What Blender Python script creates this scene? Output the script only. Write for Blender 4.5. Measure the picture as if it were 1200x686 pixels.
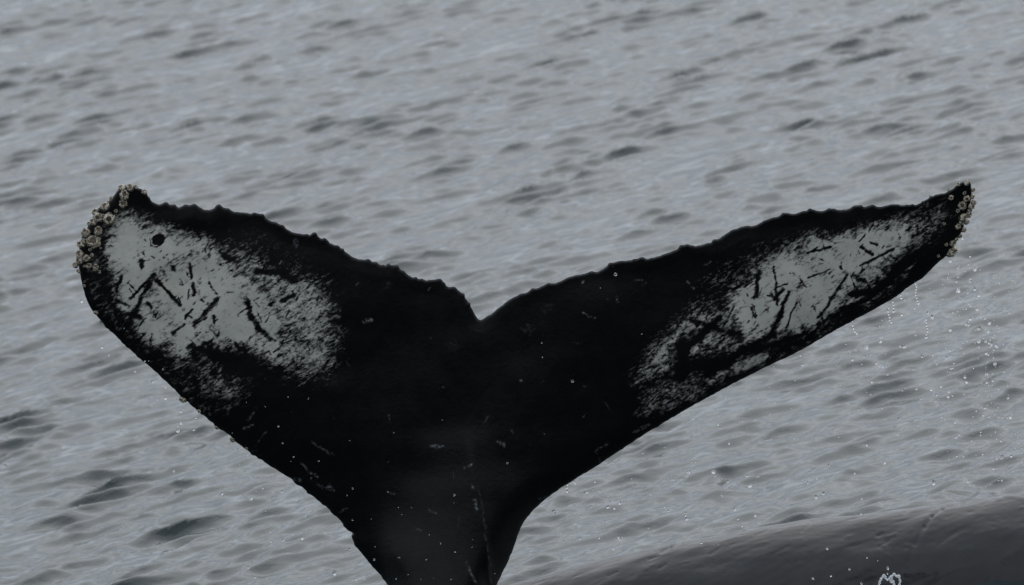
import bpy, math
import numpy as np
from mathutils import Vector, Matrix, Quaternion

# ------------------------------------------------------------------ camera
scene = bpy.context.scene
for o in list(bpy.data.objects):
    bpy.data.objects.remove(o)
COL = scene.collection
R = math.radians
DIST, CAM_H, AIM_Z, ROLL = 40.0, 7.3, 1.97, R(8.5)
FRAME_W = 4.92                      # metres across the frame at the tail
cam_d = bpy.data.cameras.new('camera')
cam = bpy.data.objects.new('camera', cam_d); COL.objects.link(cam); scene.camera = cam
C0 = np.array([0.0, -DIST, CAM_H])
fw = np.array([0.0, DIST, AIM_Z - CAM_H]); SLANT = np.linalg.norm(fw); fw /= SLANT
Rt = np.array([1.0, 0, 0]); Up = np.cross(Rt, fw)
cr = Rt * math.cos(ROLL) - Up * math.sin(ROLL)
cu = Up * math.cos(ROLL) + Rt * math.sin(ROLL)
M4 = Matrix.Identity(4)
for i in range(3):
    M4[i][0], M4[i][1], M4[i][2], M4[i][3] = cr[i], cu[i], -fw[i], C0[i]
cam.matrix_world = M4
cam_d.sensor_width = 36.0
cam_d.lens = 36.0 * SLANT / FRAME_W
cam_d.clip_start, cam_d.clip_end = 1.0, 20000.0
cam_d.dof.use_dof = True
cam_d.dof.focus_distance = SLANT - 0.1
cam_d.dof.aperture_fstop = 6.3
MPP = FRAME_W / 1200.0              # metres per photograph pixel at the tail

# ------------------------------------------------------------------ light
SUN_EL, SUN_AZ = R(52), R(25)       # soft sun behind the cloud, ahead and to the right
world = bpy.data.worlds.new('World'); scene.world = world
world.use_nodes = True
wt = world.node_tree; wt.nodes.clear()
def wn(t, **k):
    n = wt.nodes.new(t)
    for a, b in k.items(): setattr(n, a, b)
    return n
out = wn('ShaderNodeOutputWorld'); bg = wn('ShaderNodeBackground')
sky = wn('ShaderNodeTexSky', sky_type='NISHITA', sun_disc=False, sun_elevation=SUN_EL,
         sun_rotation=SUN_AZ, altitude=0, air_density=1.0, dust_density=4.0, ozone_density=1.0)
hs = wn('ShaderNodeHueSaturation'); hs.inputs['Saturation'].default_value = 0.3
# cloud deck: even overcast, a little brighter overhead, faint soft mottling
tc = wn('ShaderNodeTexCoord'); sx = wn('ShaderNodeSeparateXYZ')
mr = wn('ShaderNodeMapRange'); mr.inputs['From Min'].default_value = 0; mr.inputs['From Max'].default_value = 1
mr.inputs['To Min'].default_value = 8.9; mr.inputs['To Max'].default_value = 19.0
nz = wn('ShaderNodeTexNoise'); nz.inputs['Scale'].default_value = 2.2; nz.inputs['Detail'].default_value = 3
mr2 = wn('ShaderNodeMapRange'); mr2.inputs['From Min'].default_value = 0.3; mr2.inputs['From Max'].default_value = 0.7
mr2.inputs['To Min'].default_value = 0.88; mr2.inputs['To Max'].default_value = 1.12
mul = wn('ShaderNodeMath', operation='MULTIPLY')
tint = wn('ShaderNodeMix', data_type='RGBA', blend_type='MULTIPLY'); tint.inputs[0].default_value = 1
tint.inputs[6].default_value = (0.91, 0.99, 1.10, 1)
mix = wn('ShaderNodeMix', data_type='RGBA'); mix.inputs[0].default_value = 0.8
L = wt.links.new
L(tc.outputs['Generated'], sx.inputs[0]); zp = wn('ShaderNodeMath', operation='POWER'); zp.use_clamp = True; zp.inputs[1].default_value = 1.8; zm = wn('ShaderNodeMath', operation='MAXIMUM')
L(sx.outputs['Z'], zm.inputs[0]); zm.inputs[1].default_value = 0; L(zm.outputs[0], zp.inputs[0]); L(zp.outputs[0], mr.inputs['Value'])
L(tc.outputs['Generated'], nz.inputs['Vector']); L(nz.outputs['Fac'], mr2.inputs['Value'])
L(mr.outputs[0], mul.inputs[0]); L(mr2.outputs[0], mul.inputs[1]); L(mul.outputs[0], tint.inputs[7])
L(sky.outputs[0], hs.inputs['Color']); L(hs.outputs[0], mix.inputs[6]); L(tint.outputs[2], mix.inputs[7])
L(mix.outputs[2], bg.inputs['Color']); bg.inputs['Strength'].default_value = 0.1
L(bg.outputs[0], out.inputs['Surface'])
sd = bpy.data.lights.new('sun', 'SUN'); sd.energy = 0.7; sd.angle = R(70); sd.color = (1, .97, .93)
so = bpy.data.objects.new('sun', sd); COL.objects.link(so)
sdir = Vector((math.sin(SUN_AZ) * math.cos(SUN_EL), math.cos(SUN_AZ) * math.cos(SUN_EL), math.sin(SUN_EL)))
so.rotation_euler = sdir.to_track_quat('Z', 'Y').to_euler()
so.location = sdir * 60
vs = scene.view_settings
scene.display_settings.display_device = 'sRGB'
vs.view_transform = 'Standard'; vs.look = 'None'; vs.exposure = 0.0; vs.gamma = 1.0; vs.use_curve_mapping = False

# ------------------------------------------------------------------ helpers
def at(px, py, y=0.0):
    """photograph pixel(s) -> world point(s) on the upright plane at depth y"""
    px = np.asarray(px, float); py = np.asarray(py, float)
    a = (px - 600.0) * MPP / SLANT; b = (343.0 - py) * MPP / SLANT
    d = fw + a[..., None] * cr + b[..., None] * cu
    t = (np.asarray(y, float) - C0[1]) / d[..., 1]
    return C0 + d * t[..., None]

def mesh(name, v, f, smooth=True):
    me = bpy.data.meshes.new(name)
    v = np.ascontiguousarray(v, dtype=np.float32)
    if isinstance(f, np.ndarray):
        n, k = f.shape
        me.vertices.add(len(v)); me.vertices.foreach_set('co', v.ravel())
        me.loops.add(n * k); me.loops.foreach_set('vertex_index', f.astype(np.int32).ravel())
        me.polygons.add(n)
        me.polygons.foreach_set('loop_start', np.arange(0, n * k, k, dtype=np.int32))
        me.polygons.foreach_set('loop_total', np.full(n, k, dtype=np.int32))
        me.update(calc_edges=True); me.validate()
    else:
        me.from_pydata(v.tolist(), [], f); me.update()
    me.polygons.foreach_set('use_smooth', np.full(len(me.polygons), smooth))
    return me

def obj(name, me, mat=None, parent=None, loc=None):
    o = bpy.data.objects.new(name, me); COL.objects.link(o)
    if mat and not me.materials: me.materials.append(mat)
    if parent: o.parent = parent
    if loc is not None: o.location = loc
    return o

def tag(o, label=None, cat=None, group=None, kind=None):
    if label: o['label'] = label
    if cat: o['category'] = cat
    if group: o['group'] = group
    if kind: o['kind'] = kind
    return o

def fattr(me, name, vals):
    a = me.attributes.new(name, 'FLOAT', 'POINT'); a.data.foreach_set('value', np.ascontiguousarray(vals, dtype=np.float32))

class NT:
    def __init__(self, name):
        self.m = bpy.data.materials.new(name); self.m.use_nodes = True
        self.t = self.m.node_tree
        self.b = self.t.nodes['Principled BSDF']; self.o = self.t.nodes['Material Output']
    def n(self, t, ins=None, **k):
        n = self.t.nodes.new(t)
        for a, b in k.items(): setattr(n, a, b)
        for a, b in (ins or {}).items():
            if hasattr(b, 'is_output') and b.is_output: self.t.links.new(b, n.inputs[a])
            else: n.inputs[a].default_value = b
        return n
    def l(self, a, b): self.t.links.new(a, b)
    def math(self, op, a, b=0.0, clamp=False):
        n = self.n('ShaderNodeMath', {0: a, 1: b}, operation=op); n.use_clamp = clamp; return n.outputs[0]
    def ramp(self, v, a, b, c=0.0, d=1.0, smooth=True):
        n = self.n('ShaderNodeMapRange', {'Value': v, 'From Min': a, 'From Max': b, 'To Min': c, 'To Max': d},
                   interpolation_type='SMOOTHSTEP' if smooth else 'LINEAR'); return n.outputs[0]
    def noise(self, vec, scale, detail=4, rough=.55, dist=0):
        return self.n('ShaderNodeTexNoise', {'Vector': vec, 'Scale': scale, 'Detail': detail, 'Roughness': rough, 'Distortion': dist}).outputs['Fac']
    def map(self, vec, scale, rot=(0, 0, 0), loc=(0, 0, 0)):
        r = self.n('ShaderNodeMapping', {'Vector': vec, 'Rotation': rot, 'Location': loc}).outputs[0]
        return self.n('ShaderNodeMapping', {'Vector': r, 'Scale': scale}).outputs[0]
    def mix(self, f, a, b):
        n = self.n('ShaderNodeMix', data_type='RGBA')
        for i, v in ((0, f), (6, a), (7, b)):
            if hasattr(v, 'is_output'): self.l(v, n.inputs[i])
            else: n.inputs[i].default_value = v
        return n.outputs[2]
    def attr(self, name): return self.n('ShaderNodeAttribute', attribute_name=name).outputs['Fac']
    def bump(self, h, dist, strength=1.0, normal=None):
        ins = {'Height': h, 'Distance': dist, 'Strength': strength}
        if normal is not None: ins['Normal'] = normal
        return self.n('ShaderNodeBump', ins).outputs[0]

# ------------------------------------------------------------------ sea
def sea_material():
    k = NT('sea_water'); b = k.b
    b.inputs['Base Color'].default_value = (0.012, 0.021, 0.023, 1)
    b.inputs['Roughness'].default_value = 0.06
    b.inputs['IOR'].default_value = 1.333
    tcn = k.n('ShaderNodeTexCoord').outputs['Object']
    v1 = k.map(tcn, (0.4, 1.0, 1.0), rot=(0, 0, R(-40)))
    n1 = k.noise(v1, 16.0, 3, .55, .4)
    n2 = k.noise(k.map(tcn, (0.55, 1.0, 1.0), rot=(0, 0, R(-52)), loc=(3, 1, 0)), 27.0, 2, .5, .3)
    h = k.math('ADD', k.math('MULTIPLY', n1, 1.0), k.math('MULTIPLY', n2, 0.18))
    near = k.bump(h, 0.010, 0.45)
    # where the sheet is too coarse to carry the chop, relief in the material goes on with it
    co = k.attr('coarse')
    n3 = k.noise(k.map(tcn, (0.4, 1.0, 1.0), rot=(0, 0, R(-44)), loc=(7, 2, 0)), 2.6, 4, .6, .3)
    k.l(k.bump(k.math('MULTIPLY', n3, co), 0.34, 1.0, near), b.inputs['Normal'])
    return k.m

def grade(lo, hi, step, ends, n=34):
    core = np.arange(lo, hi + step * .5, step)
    def tail(s, e):
        g = np.geomspace(1, 1 + abs(e - s) / step, n)[1:] - 1
        return s + np.sign(e - s) * g * step
    return np.concatenate([tail(core[0], ends[0])[::-1], core, tail(core[-1], ends[1])])

def build_sea():
    rng = np.random.default_rng(11)
    xs = grade(-7.6, 7.6, 0.027, (-6000, 6000), 60)
    core_y = [-6.0]
    while core_y[-1] < 56: core_y.append(core_y[-1] + max(0.028, 0.028 + 0.0007 * core_y[-1]))
    core_y = np.array(core_y)
    g0 = np.geomspace(1, 1 + 300 / .028, 34)[1:] - 1
    g1 = np.geomspace(1, 1 + 9000 / .067, 60)[1:] - 1
    ys = np.concatenate([(core_y[0] - g0 * .028)[::-1], core_y, core_y[-1] + g1 * .067])
    dx = np.gradient(xs); dy = np.gradient(ys)
    sp = np.maximum(dx[:, None], dy[None, :] * .75).astype(np.float32)
    X, Y = np.meshgrid(xs, ys, indexing='ij'); X = X.astype(np.float32); Y = Y.astype(np.float32)
    Z = np.zeros_like(X); DX = np.zeros_like(X); DY = np.zeros_like(X)
    n = 220
    lam = np.exp(rng.triangular(np.log(0.08), np.log(0.30), np.log(3.4), n)) * .68
    main = R(90 + 46)
    th = main + rng.normal(0, R(13), n) + np.where(rng.random(n) < .12, rng.normal(0, R(55), n), 0)
    kk = 2 * np.pi / lam
    slope = 0.0365 * np.where(lam > 1.1, .46, np.where(lam > .42, .46, np.where(lam < .12, .8, 1.15))) * rng.uniform(.5, 1.4, n)
    ph = rng.uniform(0, 2 * np.pi, n)
    # slow gust patches modulate the short ripples
    gust = np.ones_like(X)
    for _ in range(14):
        L_ = rng.uniform(.5, 3); t = rng.uniform(0, 2 * np.pi)
        gust += .09 * np.sin((X * math.cos(t) + Y * math.sin(t) * .6) * 2 * np.pi / L_ + rng.uniform(0, 6.3)).astype(np.float32)
    gust = np.clip(gust, .3, 2.0)
    for i in range(n):
        kx, ky = kk[i] * math.cos(th[i]), kk[i] * math.sin(th[i])
        fade = np.clip(lam[i] / (2.4 * sp) - 1.0, 0, 1)
        A = (slope[i] / kk[i]) * fade
        if lam[i] < .45: A = A * gust
        P = (kx * X + ky * Y + ph[i]).astype(np.float32)
        c = np.cos(P); s = np.sin(P)
        Z += A * c
        DX -= 0.7 * A * s * math.cos(th[i]); DY -= 0.7 * A * s * math.sin(th[i])
    V = np.stack([X + DX, Y + DY, Z], -1).reshape(-1, 3)
    nx, ny = X.shape
    idx = np.arange(nx * ny).reshape(nx, ny)
    F = np.stack([idx[:-1, :-1], idx[1:, :-1], idx[1:, 1:], idx[:-1, 1:]], -1).reshape(-1, 4)
    sm = mesh('sea', V, F); fattr(sm, 'coarse', (1 - np.clip(.28 / (3.0 * sp) - 1.0, 0, 1)).ravel())
    o = obj('sea', sm, sea_material())
    tag(o, 'grey rippled open sea under an overcast sky', 'water', kind='structure')
build_sea()

# ------------------------------------------------------------------ the diving whale: tail stock and flukes, one skin
TRAIL = [(171,224),(174,232),(178.5,237),(185.5,240),(194,238),(199.5,240.6),(204.7,239.4),(207.4,242.9),(217,241.6),(223,240.5),(228.4,238.8),
 (232.7,242),(238.9,245.8),(248.5,246.5),(252,243.8),(257.3,241.8),(262,243.5),(267,245.3),(273.2,248),(283,249),(292.5,250.1),(294,251.2),(297.7,248.9),(304,251),(310,254.1),
 (315.2,258.5),(321,261),(327.5,263.4),(334.5,268.1),(343.2,272.5),(353,274.4),(362.5,276.3),(366,275),(369.5,275.1),(374.7,278.8),(377,280.6),(380,278.6),(383.5,281),(387,285.6),
 (395.7,288.4),(404.5,295.2),(413.2,301.4),(422,304.3),(430.5,304.8),(439.5,308.4),(449.3,311.9),(457,310.8),(464,311.5),(468,315),(472.4,318.8),(482.9,325.1),(497.6,329.3),
 (506,328.7),(514.4,326.2),(517,327),(518.6,330.4),(521,334),(524.9,337.1),(530,336.8),(534.3,337.9),(539,342.5),(543.8,348.2),(547,351.5),(550,356.6),(556.4,368.2),(560.5,374.5),
 (564,375.5),(570,371),(575,369),(583,362),(590,356.8),(596,352),(602.6,348.2),(611,344.8),(620,342),(631,337.5),(642,332.5),(651.9,332),(659,328.6),(667.2,324.8),(677,322.5),
 (686.9,320.5),(693,319.8),(700,319),(713,311.7),(718,308.6),(723,306.5),(729,305.8),(735,306.8),(741,305.9),(746,303.6),(751.5,301.2),(755,302),(758,303.8),(766,302),(774.3,299.7),(783,296.5),
 (792,293.2),(799,289.8),(803,286.8),(805.3,285.9),(809,287.8),(814,288.6),(824,287),(833.7,284.8),(844.7,278.9),(851,274),(857.8,269.5),(865,267.6),(873,266.2),(886.2,264),(895,259.8),
 (903.7,255.7),(912.5,254),(917,251),(922.3,249.8),(930,251.2),(938.7,248.3),(946,247.4),(954,246.1),(958,248.4),(967,247),(976.6,245.8),(989.7,246.7),(997,243.8),(1001,241),(1005,240.8),
 (1008,241.4),(1011.5,243),(1018,241.5),(1023.6,240.1),(1028,243),(1038,241.5),(1044,239.6),(1048.7,239.2),(1053,241.4),(1061.9,240.1),(1068,240.8),(1075,240.1),(1080,237),(1085.9,234.2),
 (1091,230.5),(1096.9,228.7),(1104,227),(1112,224.4),(1119,219.8),(1125,215),(1129,213.2)]
RIGHT = [(1134.7,212.5),(1138,215.5),(1138.3,224),(1138,234),(1135.5,243.7),(1131.5,256),(1128.5,267),(1123.5,278.7),(1118,288),(1114,296),(1106.7,302),(1097,310),(1087.5,319.9),(1079.4,327.2),
 (1066.2,335.5),(1048.7,349),(1031.2,358.9),(1013.7,368.7),(992,380),(970,392.3),(949.7,404.4),(927.8,416.4),(905.9,426.2),(884,437.2),(855.6,451.6),(829.4,465.9),(803,480.5),(781.5,493.4),
 (757.5,507.8),(731.2,525.1),(705,542.6),(687.5,553.6),(672.2,562.8),(659,571),(646,579.8),(635,588.5),(621.4,602),(614,611.5),(610.5,618),(607,627),(603.8,637),(597,654.6),(588.8,670.9),(582,686),(577,704),(577,730),(584,770),(596,830),(606,900)]
LEFT = [(420,900),(435,830),(452,770),(462,730),(461,704),(454.6,686),(449.2,677.7),(440,668),(431.5,658.7),(424,649),(418,641),(413.2,633),(411.2,627.5),(414.5,625),(409.5,622.5),(405.8,619),
 (393.6,604.4),(380,592.2),(363.9,579.5),(352,569.5),(339,560),(318,547),(297,532.8),(286,525.5),(276,518),(271.5,512),(263,506),(255,500.5),(246,492.5),(236.6,485),(230,480),(221,471.5),
 (213,466.5),(209,461.2),(189.4,442),(171,426),(162.7,419.9),(152.2,409.4),(140,398),(129.5,387.5),(119,377),(108.5,364.7),(102,352.5),(97,336.7),(93.5,319.2),(90.5,304),(93.5,287),
 (98,272),(106,262),(111,249),(121,239.5),(131,233.5),(138.5,223),(147,218.6),(155.7,217.6),(163,221)]
def densify(P, step=1.6, jit=.35, seed=1):
    rg = np.random.default_rng(seed); P = np.array(P, float); o = []
    for a, b in zip(P[:-1], P[1:]):
        n = max(1, int(np.hypot(*(b - a)) / step)); nn = np.array([b[1] - a[1], a[0] - b[0]]); nn /= np.hypot(*nn) + 1e-9
        for i in range(n):
            t = i / n; o.append(a + (b - a) * t + nn * (rg.normal(0, jit) if i else 0))
    o.append(P[-1]); return np.array(o)
def smooth_poly(P, it=1):
    for _ in range(it):
        Q = P.copy(); Q[1:-1] = .25 * P[:-2] + .5 * P[1:-1] + .25 * P[2:]; P = Q
    return P
def knobs(P, n, seed, amp, lo=0.0, hi=1.0, sign=1):
    rg = np.random.default_rng(seed); T = np.gradient(P, axis=0); N = np.stack([T[:, 1], -T[:, 0]], -1); N /= np.linalg.norm(N, axis=1)[:, None] + 1e-9
    s = np.concatenate([[0], np.cumsum(np.hypot(*np.diff(P, axis=0).T))]); d = np.zeros(len(P))
    for _ in range(n): d += rg.uniform(.3, 1) * amp * np.exp(-((s - s[-1] * rg.uniform(lo, hi)) / rg.uniform(1.6, 3.6)) ** 2)
    return P + sign * N * np.minimum(d, amp * 1.3)[:, None]
TR = knobs(smooth_poly(densify(TRAIL, 1.4, .35, 1), 1), 60, 3, 1.9)
LD = smooth_poly(densify(RIGHT + LEFT + [(171, 224)], 1.8, .3, 2), 1)
LD = knobs(LD, 26, 4, 1.5, .66, .9)
LD = np.vstack([TR[-1:], LD])
OUT = np.vstack([TR, LD[1:-1]])

def seg_dist(P, Q):
    """distance from points P to open polyline Q, and nearest point"""
    best = np.full(len(P), 1e9); near = np.zeros((len(P), 2))
    for a, b in zip(Q[:-1], Q[1:]):
        ab = b - a; L2 = ab @ ab + 1e-12
        t = np.clip(((P - a) @ ab) / L2, 0, 1)
        n = a + t[:, None] * ab; d = np.hypot(*(P - n).T)
        m = d < best; best[m] = d[m]; near[m] = n[m]
    return best, near
def inside(P, Q):
    x, y = P.T; r = np.zeros(len(P), bool)
    for (x0, y0), (x1, y1) in zip(Q, np.roll(Q, -1, 0)):
        if y0 == y1: continue
        c = ((y0 > y) != (y1 > y)); r ^= c & (x < (x1 - x0) * (y - y0) / (y1 - y0) + x0)
    return r
def sdf(P, Q):
    Q = np.array(Q, float); d, _ = seg_dist(P, np.vstack([Q, Q[:1]])); return np.where(inside(P, Q), d, -d)
def sstep(x, a, b):
    t = np.clip((x - a) / (b - a), 0, 1); return t * t * (3 - 2 * t)

STEP = 1.25
gx = np.arange(84, 1146, STEP); gy = np.arange(208, 905, STEP)
GX, GY = np.meshgrid(gx, gy, indexing='ij')
cellc = np.stack([GX[:-1, :-1] + STEP / 2, GY[:-1, :-1] + STEP / 2], -1)
cin = inside(cellc.reshape(-1, 2), OUT).reshape(cellc.shape[:2])
ids = np.full(GX.shape, -1); used = np.zeros(GX.shape, bool)
for a in (0, 1):
    for b in (0, 1):
        used[a:GX.shape[0] - 1 + a, b:GX.shape[1] - 1 + b] |= cin
full = np.ones(GX.shape, bool)
pad = np.pad(cin, 1)
full = pad[:-1, :-1] & pad[1:, :-1] & pad[:-1, 1:] & pad[1:, 1:]
ids[used] = np.arange(used.sum())
P2 = np.stack([GX[used], GY[used]], -1); bnd = ~full[used]
# snap the rim vertices to the outline
d_all, near = seg_dist(P2[bnd], np.vstack([OUT, OUT[:1]]))
P2[bnd] = near
dl, _ = seg_dist(P2, LD[::2]); dt, _ = seg_dist(P2, TR[::2])
dl *= MPP; dt *= MPP; dl[bnd & (dl < dt)] = 0; dt[bnd & (dt < dl)] = 0
px, py = P2.T
def grid_blur(vals, it, keep):
    G = np.zeros(GX.shape); G[used] = vals; W = used.astype(float)
    for _ in range(it):
        S = np.zeros_like(G); N = np.zeros_like(G)
        for ax in (0, 1):
            for s in (-1, 1):
                S += np.roll(G * W, s, ax); N += np.roll(W, s, ax)
        Gn = np.where(N > 0, .4 * G + .6 * S / np.maximum(N, 1), G)
        G = np.where(used, Gn, G); v = G[used]; v[keep] = vals[keep]; G[used] = v
    return G[used]
c = dl + dt + 1e-6; x = np.clip(dl / c, 0, 1)
cc = np.minimum(c, 1.0)
h_foil = 5 * .115 * cc * (.2969 * np.sqrt(x) - .126 * x - .3516 * x**2 + .2843 * x**3 - .1015 * x**4)
axis = np.interp(py, [374, 520, 690, 900], [562, 549, 519, 513])
Hh = np.interp(py, [375, 420, 500, 560, 620, 700, 800, 900], [0, .012, .05, .10, .17, .27, .40, .5])
ww = np.interp(py, [375, 450, 520, 560, 600, 640, 690, 730, 900], [60, 110, 120, 115, 98, 84, 66, 60, 94])
ridge = Hh * np.sqrt(np.clip(1 - ((px - axis) / ww) ** 2, 0, 1)) * sstep(np.minimum(dl, .12), 0, .12) ** .5
hh = np.sqrt(h_foil**2 + ridge**2)
hh = grid_blur(hh, 60, bnd)
dm = np.minimum(dl, dt)
hh = hh + .009 * np.sqrt(np.clip(1 - (1 - np.minimum(dm / .015, 1)) ** 2, 0, 1))
# keel line down the middle of the stock
kx = np.interp(py, [500, 690], [546, 577])
keel = .015 * np.exp(-((px - kx) / 5) ** 2) * sstep(py, 500, 560)
sR = np.clip((px - 565) / 570, 0, 1); sL = np.clip((560 - px) / 470, 0, 1)
vv = (690 - py) * MPP
depth = vv * (.20 + .16 * sR) - .32 * sR**2 + .22 * sL**2 - .05 * sL + .05 * (np.clip(py - 530, 0, 400) / 150) ** 2
rw = np.random.default_rng(3)
und = np.zeros_like(px)
for _ in range(26):
    Lw = rw.uniform(30, 170); t = rw.uniform(0, 6.3); und += .0011 * (Lw / 100) * np.sin((px * math.cos(t) + py * math.sin(t)) * 6.283 / Lw + rw.uniform(0, 6.3))
und *= np.clip(dm / .06, 0, 1)
# small knobs along the trailing edge
front_y = -(depth + hh + keel + und); back_y = -(depth - hh)
fv = at(px, py, front_y); bv = at(px, py, back_y)
nv = len(px); bmap = np.arange(nv) + nv
bmap[bnd] = np.arange(nv)[bnd]
keepb = np.where(~bnd)[0]; remap = np.full(nv * 2, -1); remap[:nv] = np.arange(nv); remap[nv + keepb] = nv + np.arange(len(keepb))
ci, cj = np.where(cin)
q = np.stack([ids[ci, cj], ids[ci + 1, cj], ids[ci + 1, cj + 1], ids[ci, cj + 1]], -1)
qb = remap[bmap[q[:, ::-1]]]
V = np.vstack([fv, bv[keepb]]); F = np.vstack([q[:, ::-1], qb[:, ::1]])
# pigment fields ------------------------------------------------------------
WHITE = [  # polygon, edge softness in px, strength
 ([(127,262),(140,252),(158,249),(170,256),(186,262),(215,272),(250,284),(260,298),(278,314),(292,324),(308,334),(322,348),(330,366),(334,384),(330,398),(332,410),(338,420),(330,428),(318,422),(300,412),(275,408),(250,404),(232,406),(222,416),(208,422),(194,412),(176,404),(163,392),(156,382),(146,372),(138,358),(134,345),(131,334),(126,318),(123,300),(124,278)], 16, 1.0),
 ([(250,284),(300,296),(345,310),(378,330),(394,360),(396,400),(392,436),(360,446),(308,430),(308,400),(300,345),(262,305)], 26, .68),
 ([(190,412),(230,412),(262,430),(290,450),(285,470),(262,480),(235,462),(205,436)], 24, .52),
 ([(846,362),(856,338),(872,324),(892,308),(916,292),(950,277),(990,272),(1030,262),(1062,254),(1082,262),(1068,284),(1050,304),(1034,322),(1018,338),(996,346),(984,362),(962,384),(940,392),(918,392),(900,402),(886,404),(868,396),(856,384),(846,374)], 15, 1.0),
 ([(1040,258),(1080,246),(1108,240),(1112,252),(1098,272),(1074,296),(1056,300)], 20, .58),
 ([(744,448),(752,424),(772,398),(796,374),(818,356),(866,350),(872,392),(812,392),(800,398),(790,412),(788,436),(768,440)], 18, .8),
 ([(800,398),(826,384),(868,394),(884,408),(858,420),(830,420),(806,430)], 18, .66),
 ([(828,448),(840,434),(854,432),(848,444),(834,452)], 8, 1),
 ([(800,470),(808,458),(822,450),(826,462),(812,470)], 9, .8),
 ([(858,430),(880,418),(900,412),(904,420),(880,432),(864,438)], 9, .95),
 ([(992,344),(1018,342),(1010,354),(984,362)], 9, .85),
 ([(1000,358),(1030,342),(1052,322),(1080,296),(1066,318),(1042,342),(1015,362)], 7, .66),
 ([(905,420),(940,402),(975,384),(970,390),(935,410),(908,424)], 6, .6),
 ([(900,402),(920,398),(925,404),(902,408)], 6, .9),
 ([(96,300),(118,296),(128,340),(140,370),(170,402),(200,430),(235,462),(262,490),(240,486),(205,455),(160,412),(118,368),(100,335)], 11, .36),
 ([(255,262),(300,272),(350,300),(392,340),(402,420),(380,440),(340,330)], 40, .34),
 ([(820,330),(860,300),(920,276),(1000,262),(1060,248),(1000,280),(900,310),(850,345)], 22, .40),
 ([(752,450),(800,440),(860,425),(930,404),(990,372),(985,380),(900,424),(820,466),(780,485),(745,490)], 12, .46),
]
STROKES = [  # dark scratches over the white: x0,y0,x1,y1,half width
 (180,322,150,382,3.6),(184,328,211,358,2.6),(172,330,152,350,1.6),(142,324,136,342,1.5),(223,309,225,326,1.6),(226,332,227,346,2.4),(255,352,228,381,3.2),(251,371,252,380,2),
 (215,380,203,391,1.7),(225,362,218,373,1.1),(245,333,254,345,1.2),(290,354,294,372,4.2),(295,372,304,386,4),(304,384,317,398,3.6),(222,406,262,418,3.6),(262,418,325,440,5.5),(276,402,294,420,1.9),
 (165,306,167,312,4),(203,313,204,317,2.2),(173,355,178,362,1.2),(150,368,163,372,3),(137,352,150,358,1.6),(262,300,275,304,3),(300,318,330,320,4),(318,305,345,330,5),(330,352,345,346,1.6),
 (184,280,185,284,0.1),
 (907,313,911,357,1.3),(890,318,884,350,2.4),(924,342,914,372,2.6),(914,368,905,392,4.2),(933,354,921,384,1.3),(993,322,960,372,1.8),(972,316,948,326,.8),(1047,292,1008,312,1.6),
 (985,312,987,315,1.8),(947,297,973,290,1.3),(905,392,860,418,4.4),(860,418,830,438,5),(812,377,866,392,3.4),(842,374,800,412,5.2),(800,405,800,440,8),(815,425,845,428,8),(868,410,905,405,3),
 (905,405,950,404,2.2),(960,380,950,396,2.4),(908,402,945,392,2.4),(1000,344,1024,342,4),(1024,342,1040,330,7),(1040,330,1065,305,6),(1065,305,1085,290,5),(985,362,1020,350,2.2),
 (1010,290,1022,298,2.2),(1020,284,1028,287,1.4),(912,352,905,346,2.6),(908,350,918,338,2),(1000,322,1012,330,3),(880,362,886,372,1.2),(858,340,866,336,1.4),
]
SCARS_KEEL_LIGHT = [  # pale marks on the black skin, and the keel's highlight painted as faint strokes
 (395,382,402,395,.9,.5),(398,395,392,404,.9,.45),(426,377,436,374,2.2,.55),(505,522.5,519,524,1.1,.55),(584,518,590,522,2,.45),(546,547,551,546,1.6,.6),(555,570,556,573,1.2,.6),(556,585,559,597,1.6,.5),
 (352,544,372,559,1,.5),(366,518,392,535,.7,.35),(341,562,352,563,1.2,.5),(290,492,300,478,1.1,.35),(286,502,297,499,1.2,.4),(546,660,558,684,.7,.4),(560,570,566,600,.5,.12),(566,600,576,684,.8,.14),  # last two strokes: painted highlight along the keel ridge
 (805,330,814,338,.7,.5),(826,309,832,307,.7,.5),(684,366,687,370,.9,.5),(690,372,696,373,1.1,.4),(724,354,722,350,.9,.35),(877,304,884,303,.7,.5),(872,322,876,312,1.3,.35),(682,333,683,331,1.2,.6),
 (745,329,752,328,.8,.5),(754,335,756,333,.8,.5),(610,446,611,447,1,.4),(619,384,622,385,5,.08),(530,406,533,405,5,.05),(452,335,455,333,4,.08),(640,362,645,361,5,.06),
 (372,568,392,576,.8,.3),(385,570,388,574,1.4,.4),(700,528,712,520,1,.3),(745,505,760,498,1.2,.35),(776,478,790,474,1,.45),(346,283,347,287,2.5,.22),(282,298,287,296,3,.2),
]
P2f = np.stack([px, py], -1)
jx = np.zeros_like(px); jy = np.zeros_like(px)
for _ in range(40):     # wobble so that drawn marks get ragged
    Lw = rw.uniform(5, 30); t = rw.uniform(0, 6.3); A = Lw * .016
    jx += A * np.sin((px * math.cos(t) + py * math.sin(t)) * 6.283 / Lw + rw.uniform(0, 6.3)); jy += A * np.sin((px * math.sin(t) - py * math.cos(t)) * 6.283 / Lw + rw.uniform(0, 6.3))
Pw = P2f + np.stack([jx, jy], -1); Ps = P2f + .45 * np.stack([jx, jy], -1)
white = np.zeros(nv)
for poly, soft, st in WHITE:
    s = sdf(Pw, poly); white = np.maximum(white, st * sstep(s, -soft * 1.15, soft * 1.25))
def capsule(P, x0, y0, x1, y1):
    a = np.array([x0, y0]); ab = np.array([x1 - x0, y1 - y0]); t = np.clip((P - a) @ ab / (ab @ ab + 1e-9), 0, 1)
    return np.hypot(*(P - (a + t[:, None] * ab)).T)
rs = np.random.default_rng(8)
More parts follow.
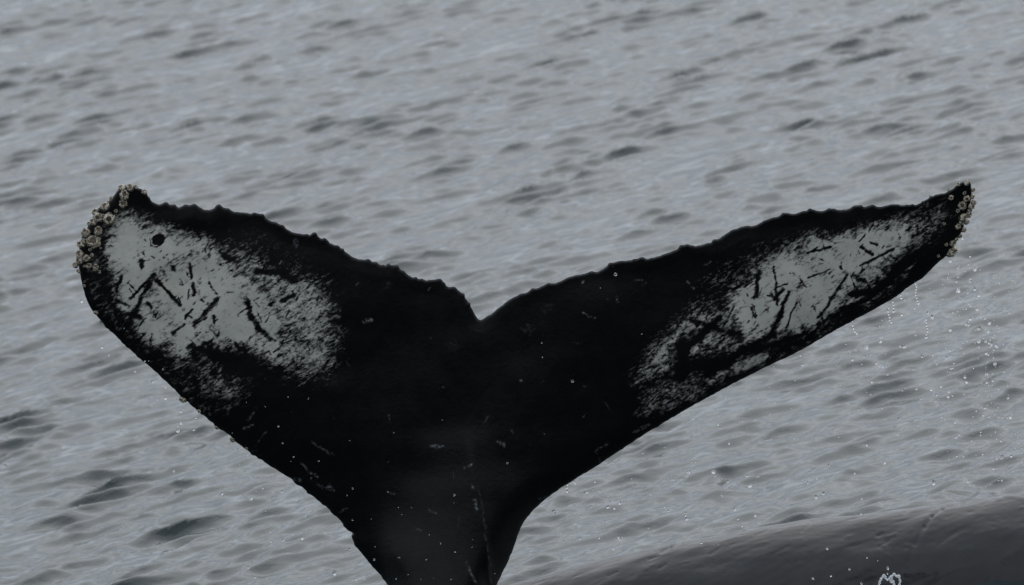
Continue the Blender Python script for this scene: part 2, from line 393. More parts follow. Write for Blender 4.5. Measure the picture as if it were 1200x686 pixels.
for x0, y0, x1, y1, w in STROKES:
    d = capsule(Ps, x0, y0, x1, y1); dep = rs.uniform(.72, .97); white *= 1 - dep + dep * sstep(d, w * .05, w * 1.3 + .9)
for _ in range(300):     # many fine scratches over both white fields
    if rs.random() < .5: x0, y0 = rs.uniform(130, 380), rs.uniform(255, 430)
    else: x0 = rs.uniform(770, 1090); y0 = np.interp(x0, [770, 1090], [400, 265]) + rs.uniform(-45, 45)
    a = rs.choice([-1.05, -.6, .7, 1.2]) + rs.normal(0, .2); l = rs.exponential(4.5) + 1.5; dep = rs.uniform(.2, .9)
    d = capsule(Ps, x0, y0, x0 + l * math.cos(a), y0 + l * math.sin(a)); white *= 1 - dep * (1 - sstep(d, .2, 1.4))
scar_keel_light = np.zeros(nv)
for _ in range(46):     # faint old scratches scattered over the black skin
    x0, y0 = rs.uniform(260, 860), rs.uniform(300, 640); a = rs.choice([-.6, .6, 1.2]) + rs.normal(0, .3); l = rs.exponential(8) + 2
    SCARS_KEEL_LIGHT.append((x0, y0, x0 + l * math.cos(a), y0 + l * math.sin(a), rs.uniform(.3, .7), rs.uniform(.06, .3)))
for x0, y0, x1, y1, w, st in SCARS_KEEL_LIGHT:
    d = capsule(P2f + .5 * np.stack([jx, jy], -1), x0, y0, x1, y1); scar_keel_light = np.maximum(scar_keel_light, st * (1 - sstep(d, w * .5, w * 1.3 + .6)))
ring = np.zeros(nv)     # dark oval mark with a pale lower rim near the left tip
ex, ey = (px - 184.5), (py - 282); ca, sa = math.cos(-.6), math.sin(-.6)
er = np.hypot((ex * ca + ey * sa) / 9.5, (-ex * sa + ey * ca) / 7.0)
white *= sstep(er, .85, 1.1)
white = np.maximum(white, .95 * np.exp(-((er - .8) / .13) ** 2) * sstep(-ex + ey, 2, 9))
base = at(519, 735, 0.0)
base = np.array([base[0], 0.0, 0.0])
me = mesh('whale_tail', V - base, F)
pad_b = lambda a: np.concatenate([a, a[keepb]])
fattr(me, 'white', np.concatenate([white, np.zeros(len(keepb))]))
fattr(me, 'scar_keel_light', np.concatenate([scar_keel_light, np.zeros(len(keepb))]))
fattr(me, 'edge', pad_b(dm))
uv = me.attributes.new('skin', 'FLOAT_VECTOR', 'POINT')
uv.data.foreach_set('vector', np.stack([pad_b(px) * MPP, pad_b(-py) * MPP, np.zeros(len(V))], -1).astype(np.float32).ravel())

def tail_material():
    k = NT('wet_black_and_white_skin'); b = k.b
    v = k.n('ShaderNodeAttribute', attribute_name='skin').outputs['Vector']
    w = k.attr('white'); sc = k.attr('scar_keel_light')
    lowf = k.ramp(k.noise(k.map(v, (1, 1.6, 1), rot=(0, 0, R(-30)), loc=(2, 7, 0)), 6, 4, .65), .42, .68, 0, .44)
    w = k.math('MULTIPLY', w, k.math('SUBTRACT', 1.0, lowf))
    st = k.map(v, (1.0, 2.4, 1), rot=(0, 0, R(-33)))
    n1 = k.noise(st, 22, 6, .7, .3)
    n2 = k.noise(k.map(v, (1, 2, 1), rot=(0, 0, R(-25)), loc=(4, 2, 0)), 60, 4, .7)
    nn = k.math('ADD', k.math('MULTIPLY', n1, .62), k.math('MULTIPLY', n2, .38))
    nn = k.math('MULTIPLY', k.math('SUBTRACT', nn, .5), 3.7)
    val = k.math('ADD', w, nn)
    # fully white skin keeps only sparse specks
    fac = k.ramp(val, .26, .84)
    veil = k.ramp(k.math('ADD', w, k.math('MULTIPLY', k.math('SUBTRACT', k.noise(k.map(v, (1, 2, 1), rot=(0, 0, R(-33)), loc=(1, 5, 0)), 12, 5, .7), .5), 1.2)), .1, .75, .35, 1)
    fac = k.math('MULTIPLY', fac, veil)
    fac = k.math('MULTIPLY', fac, k.ramp(w, .06, .22))
    fine = k.noise(v, 9, 5, .6); sc = k.math('MULTIPLY', sc, k.ramp(k.noise(v, 55, 4, .7), .42, .62))
    stain = k.noise(k.map(v, (1, 1.5, 1), loc=(9, 3, 0)), 3.5, 4, .6)
    wc = k.mix(k.ramp(fine, .3, .72), (.375, .375, .34, 1), (.475, .468, .42, 1))
    wc = k.mix(k.ramp(stain, .5, .72, 0, .35), wc, (.44, .43, .35, 1))
    dk = k.mix(k.noise(v, 6, 4, .6), (.0018, .0020, .0023, 1), (.004, .0044, .005, 1))
    col = k.mix(fac, dk, wc)
    col = k.mix(sc, col, (.26, .28, .29, 1))
    k.l(col, b.inputs['Base Color'])
    k.l(k.math('MULTIPLY', k.ramp(k.noise(v, 14, 4), .3, .7, .22, .42), k.ramp(k.attr('edge'), .003, .015, .5, 1)), b.inputs['Roughness'])
    k.l(k.ramp(k.attr('edge'), .002, .008, .6, .15), b.inputs['Specular IOR Level'])
    bh = k.math('ADD', k.noise(v, 40, 4, .6), k.math('MULTIPLY', fac, .12))
    k.l(k.bump(bh, .004, .5), b.inputs['Normal'])
    return k.m
tail = obj('diving_whale', me, tail_material(), loc=base)
tag(tail, 'raised black whale tail flukes with white patches and barnacled tips, water dripping off', 'whale')

# ------------------------------------------------------------------ barnacles on the tips and leading edge
def barnacle_mesh(seed):
    rg = np.random.default_rng(seed); n = 24; npl = 6 + seed % 2
    prof = [(1.02, -.15), (1.0, .05), (.93, .30), (.78, .58), (.60, .80), (.50, .86), (.42, .80), (.38, .45)]
    V = []; F = []
    ph = rg.uniform(0, 6.3); wob = rg.uniform(-.11, .11, n); tip = rg.uniform(-.14, .14, 2)
    for r, z in prof:
        for i in range(n):
            a = 2 * math.pi * i / n
            groove = abs(math.sin(npl * a / 2 + ph)) ** .45
            rr = r * (.84 + .18 * groove) * (1 + wob[i]) if z > -.1 else r
            V.append((rr * math.cos(a) + tip[0] * z, rr * math.sin(a) * .93 + tip[1] * z, z * (1 + wob[i] * 1.3) * (.9 + .14 * groove)))
    for j in range(len(prof) - 1):
        for i in range(n):
            k = (i + 1) % n; F.append((j * n + i, j * n + k, (j + 1) * n + k, (j + 1) * n + i))
    return mesh('barnacle', np.array(V), F)
def aperture_mesh():
    n = 12; V = [(0, 0, .62)]; F = []
    for i in range(n):
        a = 2 * math.pi * i / n; V.append((.42 * math.cos(a), .39 * math.sin(a), .5))
    for i in range(n): F.append((0, 1 + i, 1 + (i + 1) % n))
    return mesh('aperture', np.array(V), F)
def barnacle_material(name, c1, c2, dark):
    k = NT(name); v = k.n('ShaderNodeTexCoord').outputs['Object']
    rnd = k.n('ShaderNodeObjectInfo').outputs['Random']
    ofs = k.n('ShaderNodeVectorMath', {0: v, 1: (0, 0, 0)}, operation='ADD')
    cx = k.n('ShaderNodeCombineXYZ', {'X': k.math('MULTIPLY', rnd, 20.0)}).outputs[0]; k.l(cx, ofs.inputs[1])
    n1 = k.noise(ofs.outputs[0], 1.6, 5, .65)
    col = k.mix(k.ramp(n1, .35, .68), c2, c1)
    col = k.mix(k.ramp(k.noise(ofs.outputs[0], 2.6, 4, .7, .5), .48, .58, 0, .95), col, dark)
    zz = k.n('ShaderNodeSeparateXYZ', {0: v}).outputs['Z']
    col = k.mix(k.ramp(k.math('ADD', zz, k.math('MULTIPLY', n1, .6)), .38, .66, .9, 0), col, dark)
    k.l(col, k.b.inputs['Base Color']); k.b.inputs['Roughness'].default_value = .12
    k.l(k.bump(k.noise(ofs.outputs[0], 5, 4), .1, .6), k.b.inputs['Normal'])
    return k.m
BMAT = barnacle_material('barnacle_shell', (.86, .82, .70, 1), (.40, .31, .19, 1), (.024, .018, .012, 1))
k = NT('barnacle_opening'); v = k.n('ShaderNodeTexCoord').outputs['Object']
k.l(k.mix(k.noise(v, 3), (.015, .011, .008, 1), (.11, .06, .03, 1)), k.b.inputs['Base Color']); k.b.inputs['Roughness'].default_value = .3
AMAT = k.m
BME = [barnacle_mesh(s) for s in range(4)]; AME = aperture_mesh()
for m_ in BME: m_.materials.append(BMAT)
AME.materials.append(AMAT)
def zoomed(lst, ox, oy, s): return [(ox + a[0] / s, oy + a[1] / s, a[2] / s) for a in lst]
BARN = zoomed([(415,112,30),(432,165,30),(420,220,30),(302,236,30),(332,320,42),(256,315,30),(225,342,23),(258,402,31),(176,412,31),(222,470,42),(142,490,27),(132,555,28),(178,588,24),(128,600,29),
  (240,278,24),(198,357,15),(566,140,22),(470,115,22),(505,112,18),(195,637,22),(238,642,20),(106,630,20),(130,672,20),(215,566,13),(272,520,9),(345,190,20),(375,270,12),(290,300,12),(160,465,12),(205,530,14),(165,640,12)], 70, 200, 5.715)
BARN += zoomed([(180,15,24),(128,100,16),(238,85,18),(266,108,11),(242,380,18),(275,440,11),(205,60,10),(165,200,12)], 70, 300, 5.715)
BARN += zoomed([(243,260,18),(318,312,9),(398,383,13),(468,437,13),(530,476,9)], 150, 400, 3.81)
BARN += zoomed([(760,190,28),(730,236,30),(790,240,24),(735,312,31),(772,290,24),(700,372,25),(726,345,20),(740,395,20),(665,488,25),(655,540,34),(798,175,20),(803,128,15),(808,214,16),(780,265,19),
  (718,438,17),(705,92,18),(755,82,18),(640,132,11),(655,180,20),(608,356,12),(622,496,13),(570,572,13),(515,172,9),(465,208,8),(700,270,14),(690,460,12),(760,345,16),(745,150,14)], 1000, 200, 5.715)
rb = np.random.default_rng(5)
for i, (bx, by, br) in enumerate(BARN):
    j = int(np.argmin((px - bx) ** 2 + (py - by) ** 2))
    p = at(bx, by, front_y[j] + (.006 if bnd[j] else 0)) - base
    _, nr = seg_dist(np.array([[bx, by]]), np.vstack([OUT, OUT[:1]]))
    cxp = (150, 290) if bx < 300 else (1080, 270)
    ox, oy = bx - nr[0][0], by - nr[0][1]
    dd = math.hypot(ox, oy); ins = inside(np.array([[bx, by]]), OUT)[0]
    # outward direction in the picture plane, leaning more close to the rim
    e = np.array([nr[0][0] - bx, nr[0][1] - by]) * (1 if ins else -1); e /= (np.hypot(*e) + 1e-6)
    lean = max(0, 1 - dd / 9.0) * (1.1 if ins else 1.5)
    nrm = -fw + lean * (e[0] * cr - e[1] * cu) + rb.normal(0, .16, 3)
    qn = Vector(nrm).to_track_quat('Z', 'Y') @ Quaternion((0, 0, 1), rb.uniform(0, 6.3))
    s = br * MPP * rb.uniform(1.02, 1.26)
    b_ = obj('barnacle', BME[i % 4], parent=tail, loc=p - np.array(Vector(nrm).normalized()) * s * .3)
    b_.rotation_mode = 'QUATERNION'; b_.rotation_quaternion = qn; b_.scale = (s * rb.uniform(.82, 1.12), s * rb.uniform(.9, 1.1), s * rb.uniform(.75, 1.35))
    if br * 1.0 > 2.6:
        obj('aperture', AME, parent=b_)

# ------------------------------------------------------------------ the second whale: arched back behind the tail stock
def build_back():
    YC = 1.65; RAD = 1.0; ASP = .6
    sil = [(560,692),(590,685),(620,677),(650,668.5),(700,655),(760,641),(800,632.5),(850,623.5),(900,615.5),(950,608),(1000,602.5),(1050,596.5),(1100,590),(1150,582.5),(1200,574),(1260,566)]
    W = at([a for a, _ in sil], [b for _, b in sil], YC)
    xs = W[:, 0]; zt = W[:, 2]
    tilt = math.atan2(CAM_H - .4, DIST + YC)
    # carry the arch on past the frame and down into the water at both ends
    xk = np.concatenate([[-5.0, -3.0, -1.6, -.8], xs, [xs[-1] + .8, xs[-1] + 1.8, xs[-1] + 3.2, xs[-1] + 5.0, xs[-1] + 7, xs[-1] + 9]])
    zk = np.concatenate([[zt[0] - 2.2, zt[0] - .95, zt[0] - .27, zt[0] - .10], zt, [zt[-1] + .07, zt[-1] + .08, zt[-1] - .08, zt[-1] - .7, zt[-1] - 1.8, zt[-1] - 3]])
    rk = np.interp(xk, [-5, -1, xs[0], xs[-1], xs[-1] + 5, xs[-1] + 9], [.12, .6, .85, RAD, RAD, .4])
    X = np.concatenate([np.arange(-5, xs[0] - .2, .06), np.arange(xs[0] - .2, xs[-1] + .5, .008), np.arange(xs[-1] + .5, xs[-1] + 9, .06)])
    zt_ = np.interp(X, xk, zk); rr = np.interp(X, xk, rk)
    ker = np.ones(31) / 31
    # smooth the interpolated silhouette a little along its length
    zs = np.interp(np.linspace(X[0], X[-1], 3000), X, zt_); zs = np.convolve(np.pad(zs, 15, 'edge'), ker, 'valid')
    zt_ = np.interp(X, np.linspace(X[0], X[-1], 3000), zs)
    th = np.concatenate([np.linspace(R(-10), R(200), 260), np.linspace(R(200), R(350), 40)[1:-1]])
    XX, TH = np.meshgrid(X, th, indexing='ij'); RR = rr[:, None]
    ZC = zt_[:, None] - RR / math.cos(tilt)
    # bumps, pits and wrinkles
    rg = np.random.default_rng(21)
    disp = np.zeros_like(XX); sarc = TH * RR
    fine = (XX > xs[0] - .25) & (XX < xs[-1] + .5)
    for _ in range(60):
        l = math.exp(rg.uniform(math.log(.06), math.log(.9))); t = rg.normal(R(70), R(40))
        disp += .0004 * (l / .3) ** .8 * np.sin((XX * math.cos(t) + sarc * math.sin(t)) * 6.283 / l + rg.uniform(0, 6.3))
    disp *= np.where(fine, 1, .3)
    xi = X
    def splat(x0, s0, lx, ls, ang, amp):
        i0, i1 = np.searchsorted(xi, [x0 - 4 * max(lx, ls), x0 + 4 * max(lx, ls)])
        if i1 <= i0: return
        sub = (slice(i0, i1), slice(None))
        a = (XX[sub] - x0); b = (sarc[sub] - s0); u = a * math.cos(ang) + b * math.sin(ang); w = -a * math.sin(ang) + b * math.cos(ang)
        disp[sub] += amp * np.exp(-(u / lx) ** 2 - (w / ls) ** 2)
    for _ in range(420):
        x0 = rg.uniform(xs[0], xs[-1] + .3); r0 = np.interp(x0, X, rr)
        s0 = rg.uniform(R(75), R(170)) * r0        # theta 90 deg is the top, larger is towards the camera
        big = rg.random() < .2
        splat(x0, s0, rg.uniform(.008, .022) * (1.8 if big else 1), rg.uniform(.006, .012) * (1.6 if big else 1), rg.normal(R(-35), .4), rg.choice([-1, 1]) * rg.uniform(.001, .003))
    # creases and nicks that show in the photograph, cut into the skin where they lie
    Q = np.stack([XX, YC + ASP * RR * np.cos(TH), ZC + RR * np.sin(TH)], -1) - C0
    w_ = Q @ fw; PX = 600 + (Q @ cr) / w_ * SLANT / MPP; PY = 343 - (Q @ cu) / w_ * SLANT / MPP
    vis = (TH > R(60)) & (TH < R(178)) & fine
    pts = np.stack([PX[vis], PY[vis]], -1); dv = disp[vis]
    for x0, y0, x1, y1, wd, am in [(797,636,786,641,1.3,-.010),(786,641,774,647,1.5,-.010),(1128,588,1104,597,1.6,-.012),(1104,597,1092,606,1.8,-.012),(1092,606,1083,618,2,-.010),(1083,618,1072,638,2.2,-.007),(1072,638,1064,660,2.5,-.004),
        (1033,624,1028,627,1.8,-.010),(1040,628,1050,625,1.5,.006),(1060,602,1070,597,1.4,-.006),(1030,640,1040,634,1.4,-.006),(712,676,724,671,1.4,-.007),(772,666,780,661,1.5,-.007),(760,655,772,651,1.1,-.005),(830,650,846,640,1.1,-.005),
        (1160,583,1192,577,2.6,-.010),(1178,582,1200,584,2.2,.006),(990,600,993,601,1.6,.010),(1098,640,1120,624,2,-.004),(905,650,925,640,1.3,-.004),(940,622,952,612,1.2,-.005),(885,628,900,622,1.1,-.004),(1036,640,1038,642,2.2,.006),(1039,650,1042,652,2.0,.005)]:
        dv = dv + am * .55 * np.exp(-(capsule(pts, x0, y0, x1, y1) / wd) ** 2)
    disp[vis] = dv
    YY = YC + (ASP * RR + disp) * np.cos(TH); ZZ = ZC + (RR + disp) * np.sin(TH)
    Vv = np.stack([XX, YY, ZZ], -1)
    nx, nt = XX.shape; idx = np.arange(nx * nt).reshape(nx, nt); jn = np.roll(idx, -1, 1)
    Fq = np.stack([idx[:-1], jn[:-1], jn[1:], idx[1:]], -1).reshape(-1, 4)
    Vv = Vv.reshape(-1, 3)
    # marks: projected lookup of where on the skin a mark lies is done in skin coordinates (x along, arc round)
    me = mesh('whale_back', Vv, Fq)
    uv = me.attributes.new('skin', 'FLOAT_VECTOR', 'POINT')
    uv.data.foreach_set('vector', np.stack([XX, sarc, 0 * XX], -1).reshape(-1, 3).astype(np.float32).ravel())
    k = NT('wet_grey_black_skin'); b = k.b
    v = k.n('ShaderNodeAttribute', attribute_name='skin').outputs['Vector']
    n1 = k.noise(v, 4, 5, .6); n2 = k.noise(k.map(v, (1, .45, 1), rot=(0, 0, R(30))), 26, 5, .65)
    col = k.mix(k.ramp(n1, .35, .7), (.0065, .0065, .0072, 1), (.0115, .0115, .0125, 1))
    sp = k.ramp(k.noise(k.map(v, (1, 1, 1), loc=(5, 5, 0)), 13, 4, .6), .66, .76, 0, .3)
    col = k.mix(sp, col, (.09, .10, .105, 1))
    k.l(col, b.inputs['Base Color'])
    k.l(k.ramp(n1, .3, .7, .12, .2), b.inputs['Roughness'])
    b.inputs['Specular IOR Level'].default_value = .25
    vor = k.n('ShaderNodeTexVoronoi', {'Vector': k.map(v, (1, .5, 1), rot=(0, 0, R(30))), 'Scale': 55.0}).outputs['Distance']
    h = k.math('ADD', k.math('MULTIPLY', n2, 1.0), k.math('MULTIPLY', vor, .25))
    k.l(k.bump(h, .0022, .5), b.inputs['Normal'])
    o = obj('surfacing_whale', me, k.m)
    tag(o, 'smooth wet dark grey whale back breaking the surface beside the raised tail', 'whale')
    return o
whale_back = build_back()

# ------------------------------------------------------------------ water in the air
def water_material():
    k = NT('clear_water'); b = k.b
    b.inputs['Base Color'].default_value = (1, 1, 1, 1); b.inputs['Roughness'].default_value = .02
    b.inputs['IOR'].default_value = 1.33; b.inputs['Transmission Weight'].default_value = 1
    n = k.noise(k.n('ShaderNodeTexCoord').outputs['Object'], 1.3, 2)
    k.l(k.bump(n, .25, .5), b.inputs['Normal'])
    return k.m
WATER = water_material()
def drop_mesh(seed, stretch):
    rg = np.random.default_rng(seed); V = [(0, 0, -1)]; F = []; nu, nvv = 12, 8
    ph = rg.uniform(0, 6.3)
    for j in range(1, nvv):
        t = math.pi * j / nvv
        for i in range(nu):
            a = 6.2832 * i / nu; r = math.sin(t) * (1 + .1 * math.sin(2 * a + ph)); V.append((r * math.cos(a), r * math.sin(a), -math.cos(t) * stretch))
    V[0] = (0, 0, -stretch); V.append((0, 0, stretch))
    for j in range(nvv - 2):
        for i in range(nu):
            kx_ = (i + 1) % nu; F.append((1 + j * nu + i, 1 + j * nu + kx_, 1 + (j + 1) * nu + kx_, 1 + (j + 1) * nu + i))
    for i in range(nu):
        kx_ = (i + 1) % nu; F.append((0, 1 + kx_, 1 + i)); l = 1 + (nvv - 2) * nu; F.append((len(V) - 1, l + i, l + kx_))
    return mesh('water_droplet', np.array(V), F)
DME = [drop_mesh(1, 1.0), drop_mesh(2, 1.25), drop_mesh(3, .85)]
for m_ in DME: m_.materials.append(WATER)
def z2(pts, ox, oy, s): return [(ox + a / s, oy + b / s) for a, b in pts]
UNDER_TIP = z2([(705,28),(690,58),(783,42),(783,57),(812,108),(845,115),(840,150),(703,115),(710,162),(720,185),(775,207),(783,222),(828,245),(738,240),(783,308),(765,343),(880,305),(840,370),(900,393),(840,457),(887,457),
  (915,440),(910,470),(925,475),(915,492),(840,497),(940,517),(890,538),(905,545),(838,574),(948,608),(893,678),(1010,662),(655,640),(625,570),(650,520),(570,462),(650,383),(527,294),(632,287),(497,267),(483,320),
  (720,502),(958,488),(910,335)], 1000, 320, 5.715)
UNDER_TIP += z2([(650,605),(700,653),(770,630),(778,655),(815,660),(782,577),(790,437),(795,472),(730,455)], 1000, 200, 5.715)
RIGHT_AIR = z2([(903,278),(923,295),(905,300),(690,262),(577,243),(609,277),(563,300),(584,302),(655,323),(695,320),(505,233),(530,278),(588,168),(545,150),(456,320),(523,380),(538,390),(645,408),(640,455),(455,440),(465,463),
  (332,467),(540,487),(548,487),(249,512),(138,482),(435,547),(387,553),(225,580),(200,608),(193,578),(135,595),(118,635),(95,567),(18,567),(155,678),(418,632),(400,642),(655,533),(617,508),(770,313),(802,340),(790,343),
  (755,338),(840,283),(845,300),(920,340),(968,347),(895,398),(912,402),(940,403),(967,404),(952,408),(975,404),(815,463),(825,458),(930,447),(948,475),(985,477),(1000,480),(893,515),(835,520),(935,527),(950,523),
  (978,520),(855,553),(925,557),(983,565),(1010,575),(950,592),(940,592),(745,598),(850,595),(760,552),(600,540),(513,570),(940,320),(940,375),(930,395),(900,375),(729,240),(700,430),(810,420)], 800, 330, 2.54)
RIGHT_AIR += z2([(155,608),(403,647),(557,608),(232,680),(195,437),(182,460),(88,500),(17,520),(113,546),(417,415),(315,491),(339,491),(370,533),(498,541),(532,548),(462,557)], 1000, 320, 5.715)
NEAR_STOCK = z2([(852,14),(960,12),(1108,28),(1155,32),(1120,73),(968,33),(1023,52),(1000,113),(1055,175),(1143,203),(1085,250),(1068,218),(763,183),(840,195),(845,220),(550,302),(457,303),(375,305),(302,318),(425,165),
  (437,55),(377,207),(495,165),(507,170),(525,172),(550,150),(258,188),(402,100),(432,88),(462,95),(520,350),(772,103)], 580, 550, 3.75)
BY_BACK = z2([(510,390),(557,402),(272,480),(352,470),(433,440),(487,508),(335,350),(825,130),(488,130),(803,58),(960,52),(317,105),(287,122),(250,60),(290,42),(458,18)], 880, 550, 3.75)
LEFT_AIR = z2([(424,14),(478,47),(520,98),(568,140),(569,176),(558,200),(577,239),(607,198),(546,327),(697,398),(787,413),(825,381),(885,393),(855,336),(779,631),(950,539),(800,660),(850,550),(890,545),(1050,648)], 0, 430, 2.68)
LEFT_AIR += z2([(147,305),(285,613),(328,665)], 70, 300, 5.715) + z2([(175,658),(135,660),(42,632),(110,530)], 380, 500, 3.687)
ON_STOCK = z2([(122,405),(203,400),(335,380),(123,268),(562,296),(440,575),(565,542),(323,566),(310,658),(362,640),(418,660),(472,655),(502,505),(638,522),(548,660),(737,635),(560,330),(220,520),(275,283),(98,298),
  (320,350),(376,350),(640,490),(453,468),(270,630),(215,575)], 380, 500, 3.687)
ON_FLUKE = z2([(895,85),(1032,255),(905,490),(235,485),(38,520),(210,613),(452,428),(897,148),(742,620)], 400, 380, 3.81)
ON_FLUKE += z2([(395,175),(465,410),(715,248),(805,255),(672,380),(690,455),(727,537),(852,535),(845,605),(612,292),(527,273),(730,315),(1003,658),(155,125),(92,88),(75,90),(817,612),(740,517)], 150, 400, 3.81)
ON_FLUKE += z2([(587,550),(687,562)], 240, 220, 5.715) + z2([(342,558),(878,510),(738,190),(657,262)], 560, 280, 4.572) + z2([(378,92),(432,485),(330,50)], 70, 300, 5.715)
GROUPS = [
 (UNDER_TIP, 'clear water droplet falling below the barnacled right fluke tip', 'droplets below the right tip', (-.25, .35), 1.12),
 (RIGHT_AIR, 'small water droplet in the air under the right fluke, over the sea', 'droplets under the right fluke', (-.4, .4), 1.0),
 (NEAR_STOCK, 'small water droplet in the air just right of the tail stock', 'droplets right of the tail stock', (-.3, .3), 1.0),
 (BY_BACK, 'small water droplet in the air around the second whale back', 'droplets around the surfacing back', (-.9, -.6), .95),
 (LEFT_AIR, 'clear water droplet in the air below the left fluke', 'droplets below the left fluke', (-.3, .2), 1.1),
 (ON_STOCK, 'tiny bright droplet in front of the dark tail stock', 'droplets in front of the tail stock', None, .6),
 (ON_FLUKE, 'tiny bright droplet in front of the black fluke skin', 'droplets in front of the flukes', None, .6),
]
rd = np.random.default_rng(9)
total = 0
for pts, label, grp, yr, sz in GROUPS:
    for (a, b) in pts:
        if total >= 300: break
        if yr is None:
            j = int(np.argmin((px - a) ** 2 + (py - b) ** 2)); y = front_y[j] - rd.uniform(.02, .12)
        else: y = rd.uniform(*yr)
        o = obj('water_droplet', DME[rd.integers(0, 3)], loc=at(a, b, y))
        s = .0056 * sz * math.exp(rd.normal(0, .36)); o.scale = (s * rd.uniform(.85, 1.2), s, s * rd.uniform(.85, 1.15)); o.rotation_euler = (0, rd.normal(0, .35), rd.uniform(0, 6.3))
        tag(o, label, 'droplet', grp); total += 1
# the finest spray, past counting
SV = []; SF = []
base_v = np.array([v.co[:] for v in DME[0].vertices]); base_f = [tuple(p.vertices) for p in DME[0].polygons]
oct_v = np.array([(1,0,0),(-1,0,0),(0,1,0),(0,-1,0),(0,0,1),(0,0,-1)], float)
for i in range(420):
    t = rd.random()
    if t < .5: a = rd.normal(1150, 28); b = rd.uniform(320, 575)
    elif t < .85:
        a = rd.uniform(700, 1190); lo = np.interp(a, [700, 1110, 1190], [548, 300, 320]); b = lo + rd.exponential(60) + 6
    else:
        a = rd.uniform(130, 440); lo = np.interp(a, [130, 210, 300, 440], [390, 465, 535, 675]); b = lo + rd.exponential(30) + 4
    if b > 640: continue
    p = at(a, b, rd.uniform(-.4, .4)); s = .0021 * math.exp(rd.normal(0, .3)); n0 = len(SV) * len(base_v)
    SV.append(base_v * s + p); SF += [tuple(n0 + q_ for q_ in f) for f in base_f]
sp = obj('fine_spray', mesh('fine_spray', np.vstack(SV), SF), WATER)
tag(sp, 'finest spray of tiny water drops under the flukes', 'spray', kind='stuff')

# beaded trickles hanging from the leading edge
def tube(path, rad, n=8):
    path = np.array(path, float); V = []; F = []
    for i, p in enumerate(path):
        t = path[min(i + 1, len(path) - 1)] - path[max(i - 1, 0)]; t /= np.linalg.norm(t) + 1e-9
        u = np.cross(t, (0, 1, .01)); u /= np.linalg.norm(u); w = np.cross(t, u)
        for k_ in range(n):
            a = 6.2832 * k_ / n; V.append(p + rad[i] * (u * math.cos(a) + w * math.sin(a)))
    m_ = len(path)
    for i in range(m_ - 1):
        for k_ in range(n):
            q_ = (k_ + 1) % n; F.append((i * n + k_, i * n + q_, (i + 1) * n + q_, (i + 1) * n + k_))
    F.append(tuple(range(n))[::-1]); F.append(tuple((m_ - 1) * n + k_ for k_ in range(n)))
    return np.array(V), F
TRICK = [
 ([(1072,330),(1074,337),(1073,345),(1075,352),(1077,357)], 'beaded trickle hanging highest from the right fluke edge near the tip'),
 ([(1055,344),(1056,349),(1057,351)], 'short trickle of water on the right fluke edge second from the tip'),
 ([(1046,351),(1047,358),(1047,364),(1048,367)], 'trickle ending in a blob under the right fluke, third from the tip'),
 ([(1040,362),(1042,370),(1043,376),(1045,379)], 'hooked trickle of water under the right fluke, fourth from the tip'),
 ([(1085,373),(1086,380),(1087,388),(1085,394),(1086,397)], 'free falling string of water beads below the right fluke tip'),
 ([(998,378),(1000,384),(1002,389),(1005,392)], 'slanting trickle under the right fluke midway along its edge'),
 ([(666,566),(664,572),(665,578)], 'frothy trickle on the fluke edge just right of the tail stock'),
 ([(672,562),(674,566),(675,568)], 'small water bead on the fluke edge right of the tail stock'),
 ([(803,600),(804,606),(804,610)], 'short falling streak of water above the second whale back'),
]
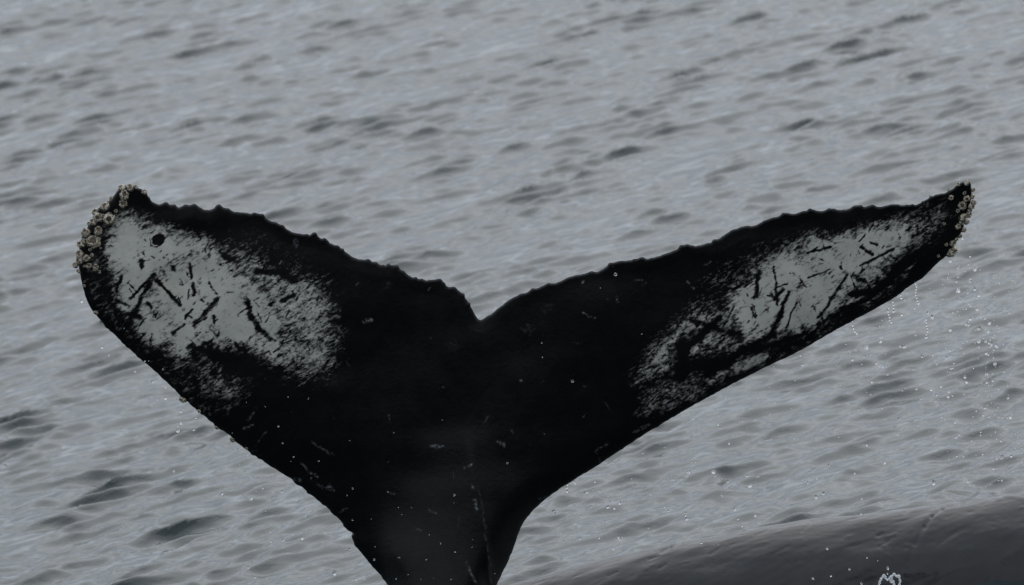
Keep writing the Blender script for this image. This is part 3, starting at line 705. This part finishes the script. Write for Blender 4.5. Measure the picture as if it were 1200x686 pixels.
for ti, (pts, label) in enumerate(TRICK):
    rg = np.random.default_rng(40 + ti); P = densify(pts, .8, .25, ti); P = smooth_poly(P, 1)
    s = np.arange(len(P)); j = int(np.argmin((px - pts[0][0]) ** 2 + (py - pts[0][1]) ** 2)); y0 = float(front_y[j])
    rad = .0030 * (.55 + .9 * np.abs(np.sin(s * .75 + rg.uniform(0, 3)))) ; rad[-3:] *= 1.5; rad[0] *= .4; rad[-1] *= .5
    Vt, Ft = tube(at(P[:, 0], P[:, 1], y0), rad); c0 = Vt.mean(0)
    tag(obj('water_trickle', mesh('water_trickle', Vt - c0, Ft), WATER, loc=c0), label, 'trickle', 'trickles off the fluke edge')

# water flung up in loops at the bottom edge, before the second back
k = NT('aerated_water'); k.b.inputs['Base Color'].default_value = (.82, .84, .86, 1); k.b.inputs['Roughness'].default_value = .12
k.b.inputs['IOR'].default_value = 1.33; k.b.inputs['Transmission Weight'].default_value = .55
k.l(k.bump(k.noise(k.n('ShaderNodeTexCoord').outputs['Object'], 60, 3), .006, .6), k.b.inputs['Normal'])
FOAM = k.m
LOOPS = [
 [(1029,694),(1030,687),(1031,682),(1033,678),(1035,676),(1036,673.5),(1037,676),(1039,679),(1041,680)],
 [(1041,680),(1043,677),(1046,674.5),(1048,672.5),(1049.5,675),(1052,676),(1053.5,674),(1054,678),(1055,682),(1054,686),(1052,690)],
 [(1042,679),(1044,682),(1047,683),(1048,686),(1048.5,692)],
 [(1046,675),(1044.5,678),(1046,681),(1048,682.5)],
]
AV = []; AF = []; nb = 0
for li, P in enumerate(LOOPS):
    P = smooth_poly(densify(P, .7, .25, 70 + li), 2); s = np.arange(len(P)); rad = .0052 * (.75 + .45 * np.abs(np.sin(s * .5 + li))); rad[-1] *= .5
    Vt, Ft = tube(at(P[:, 0], P[:, 1], -.35), rad); AV.append(Vt); AF += [tuple(nb + q_ for q_ in f) for f in Ft]; nb += len(Vt)
AV = np.vstack(AV); c0 = AV.mean(0)
tag(obj('water_splash', mesh('water_splash', AV - c0, AF), FOAM, loc=c0), 'small looping white splash in front of the second whale back', 'splash')
for (a, b, sz, lab) in [(1040.5,666,.0062,'elongated bright drop above the looping splash'),(1040,672.5,.0042,'small drop between the looping splash and the long drop'),(1009.5,684.5,.006,'lone drop at the bottom edge left of the looping splash')]:
    o = obj('water_droplet', DME[1], loc=at(a, b, -.35)); o.scale = (sz * .8, sz, sz * 1.25); tag(o, lab, 'droplet', 'drops of the splash')
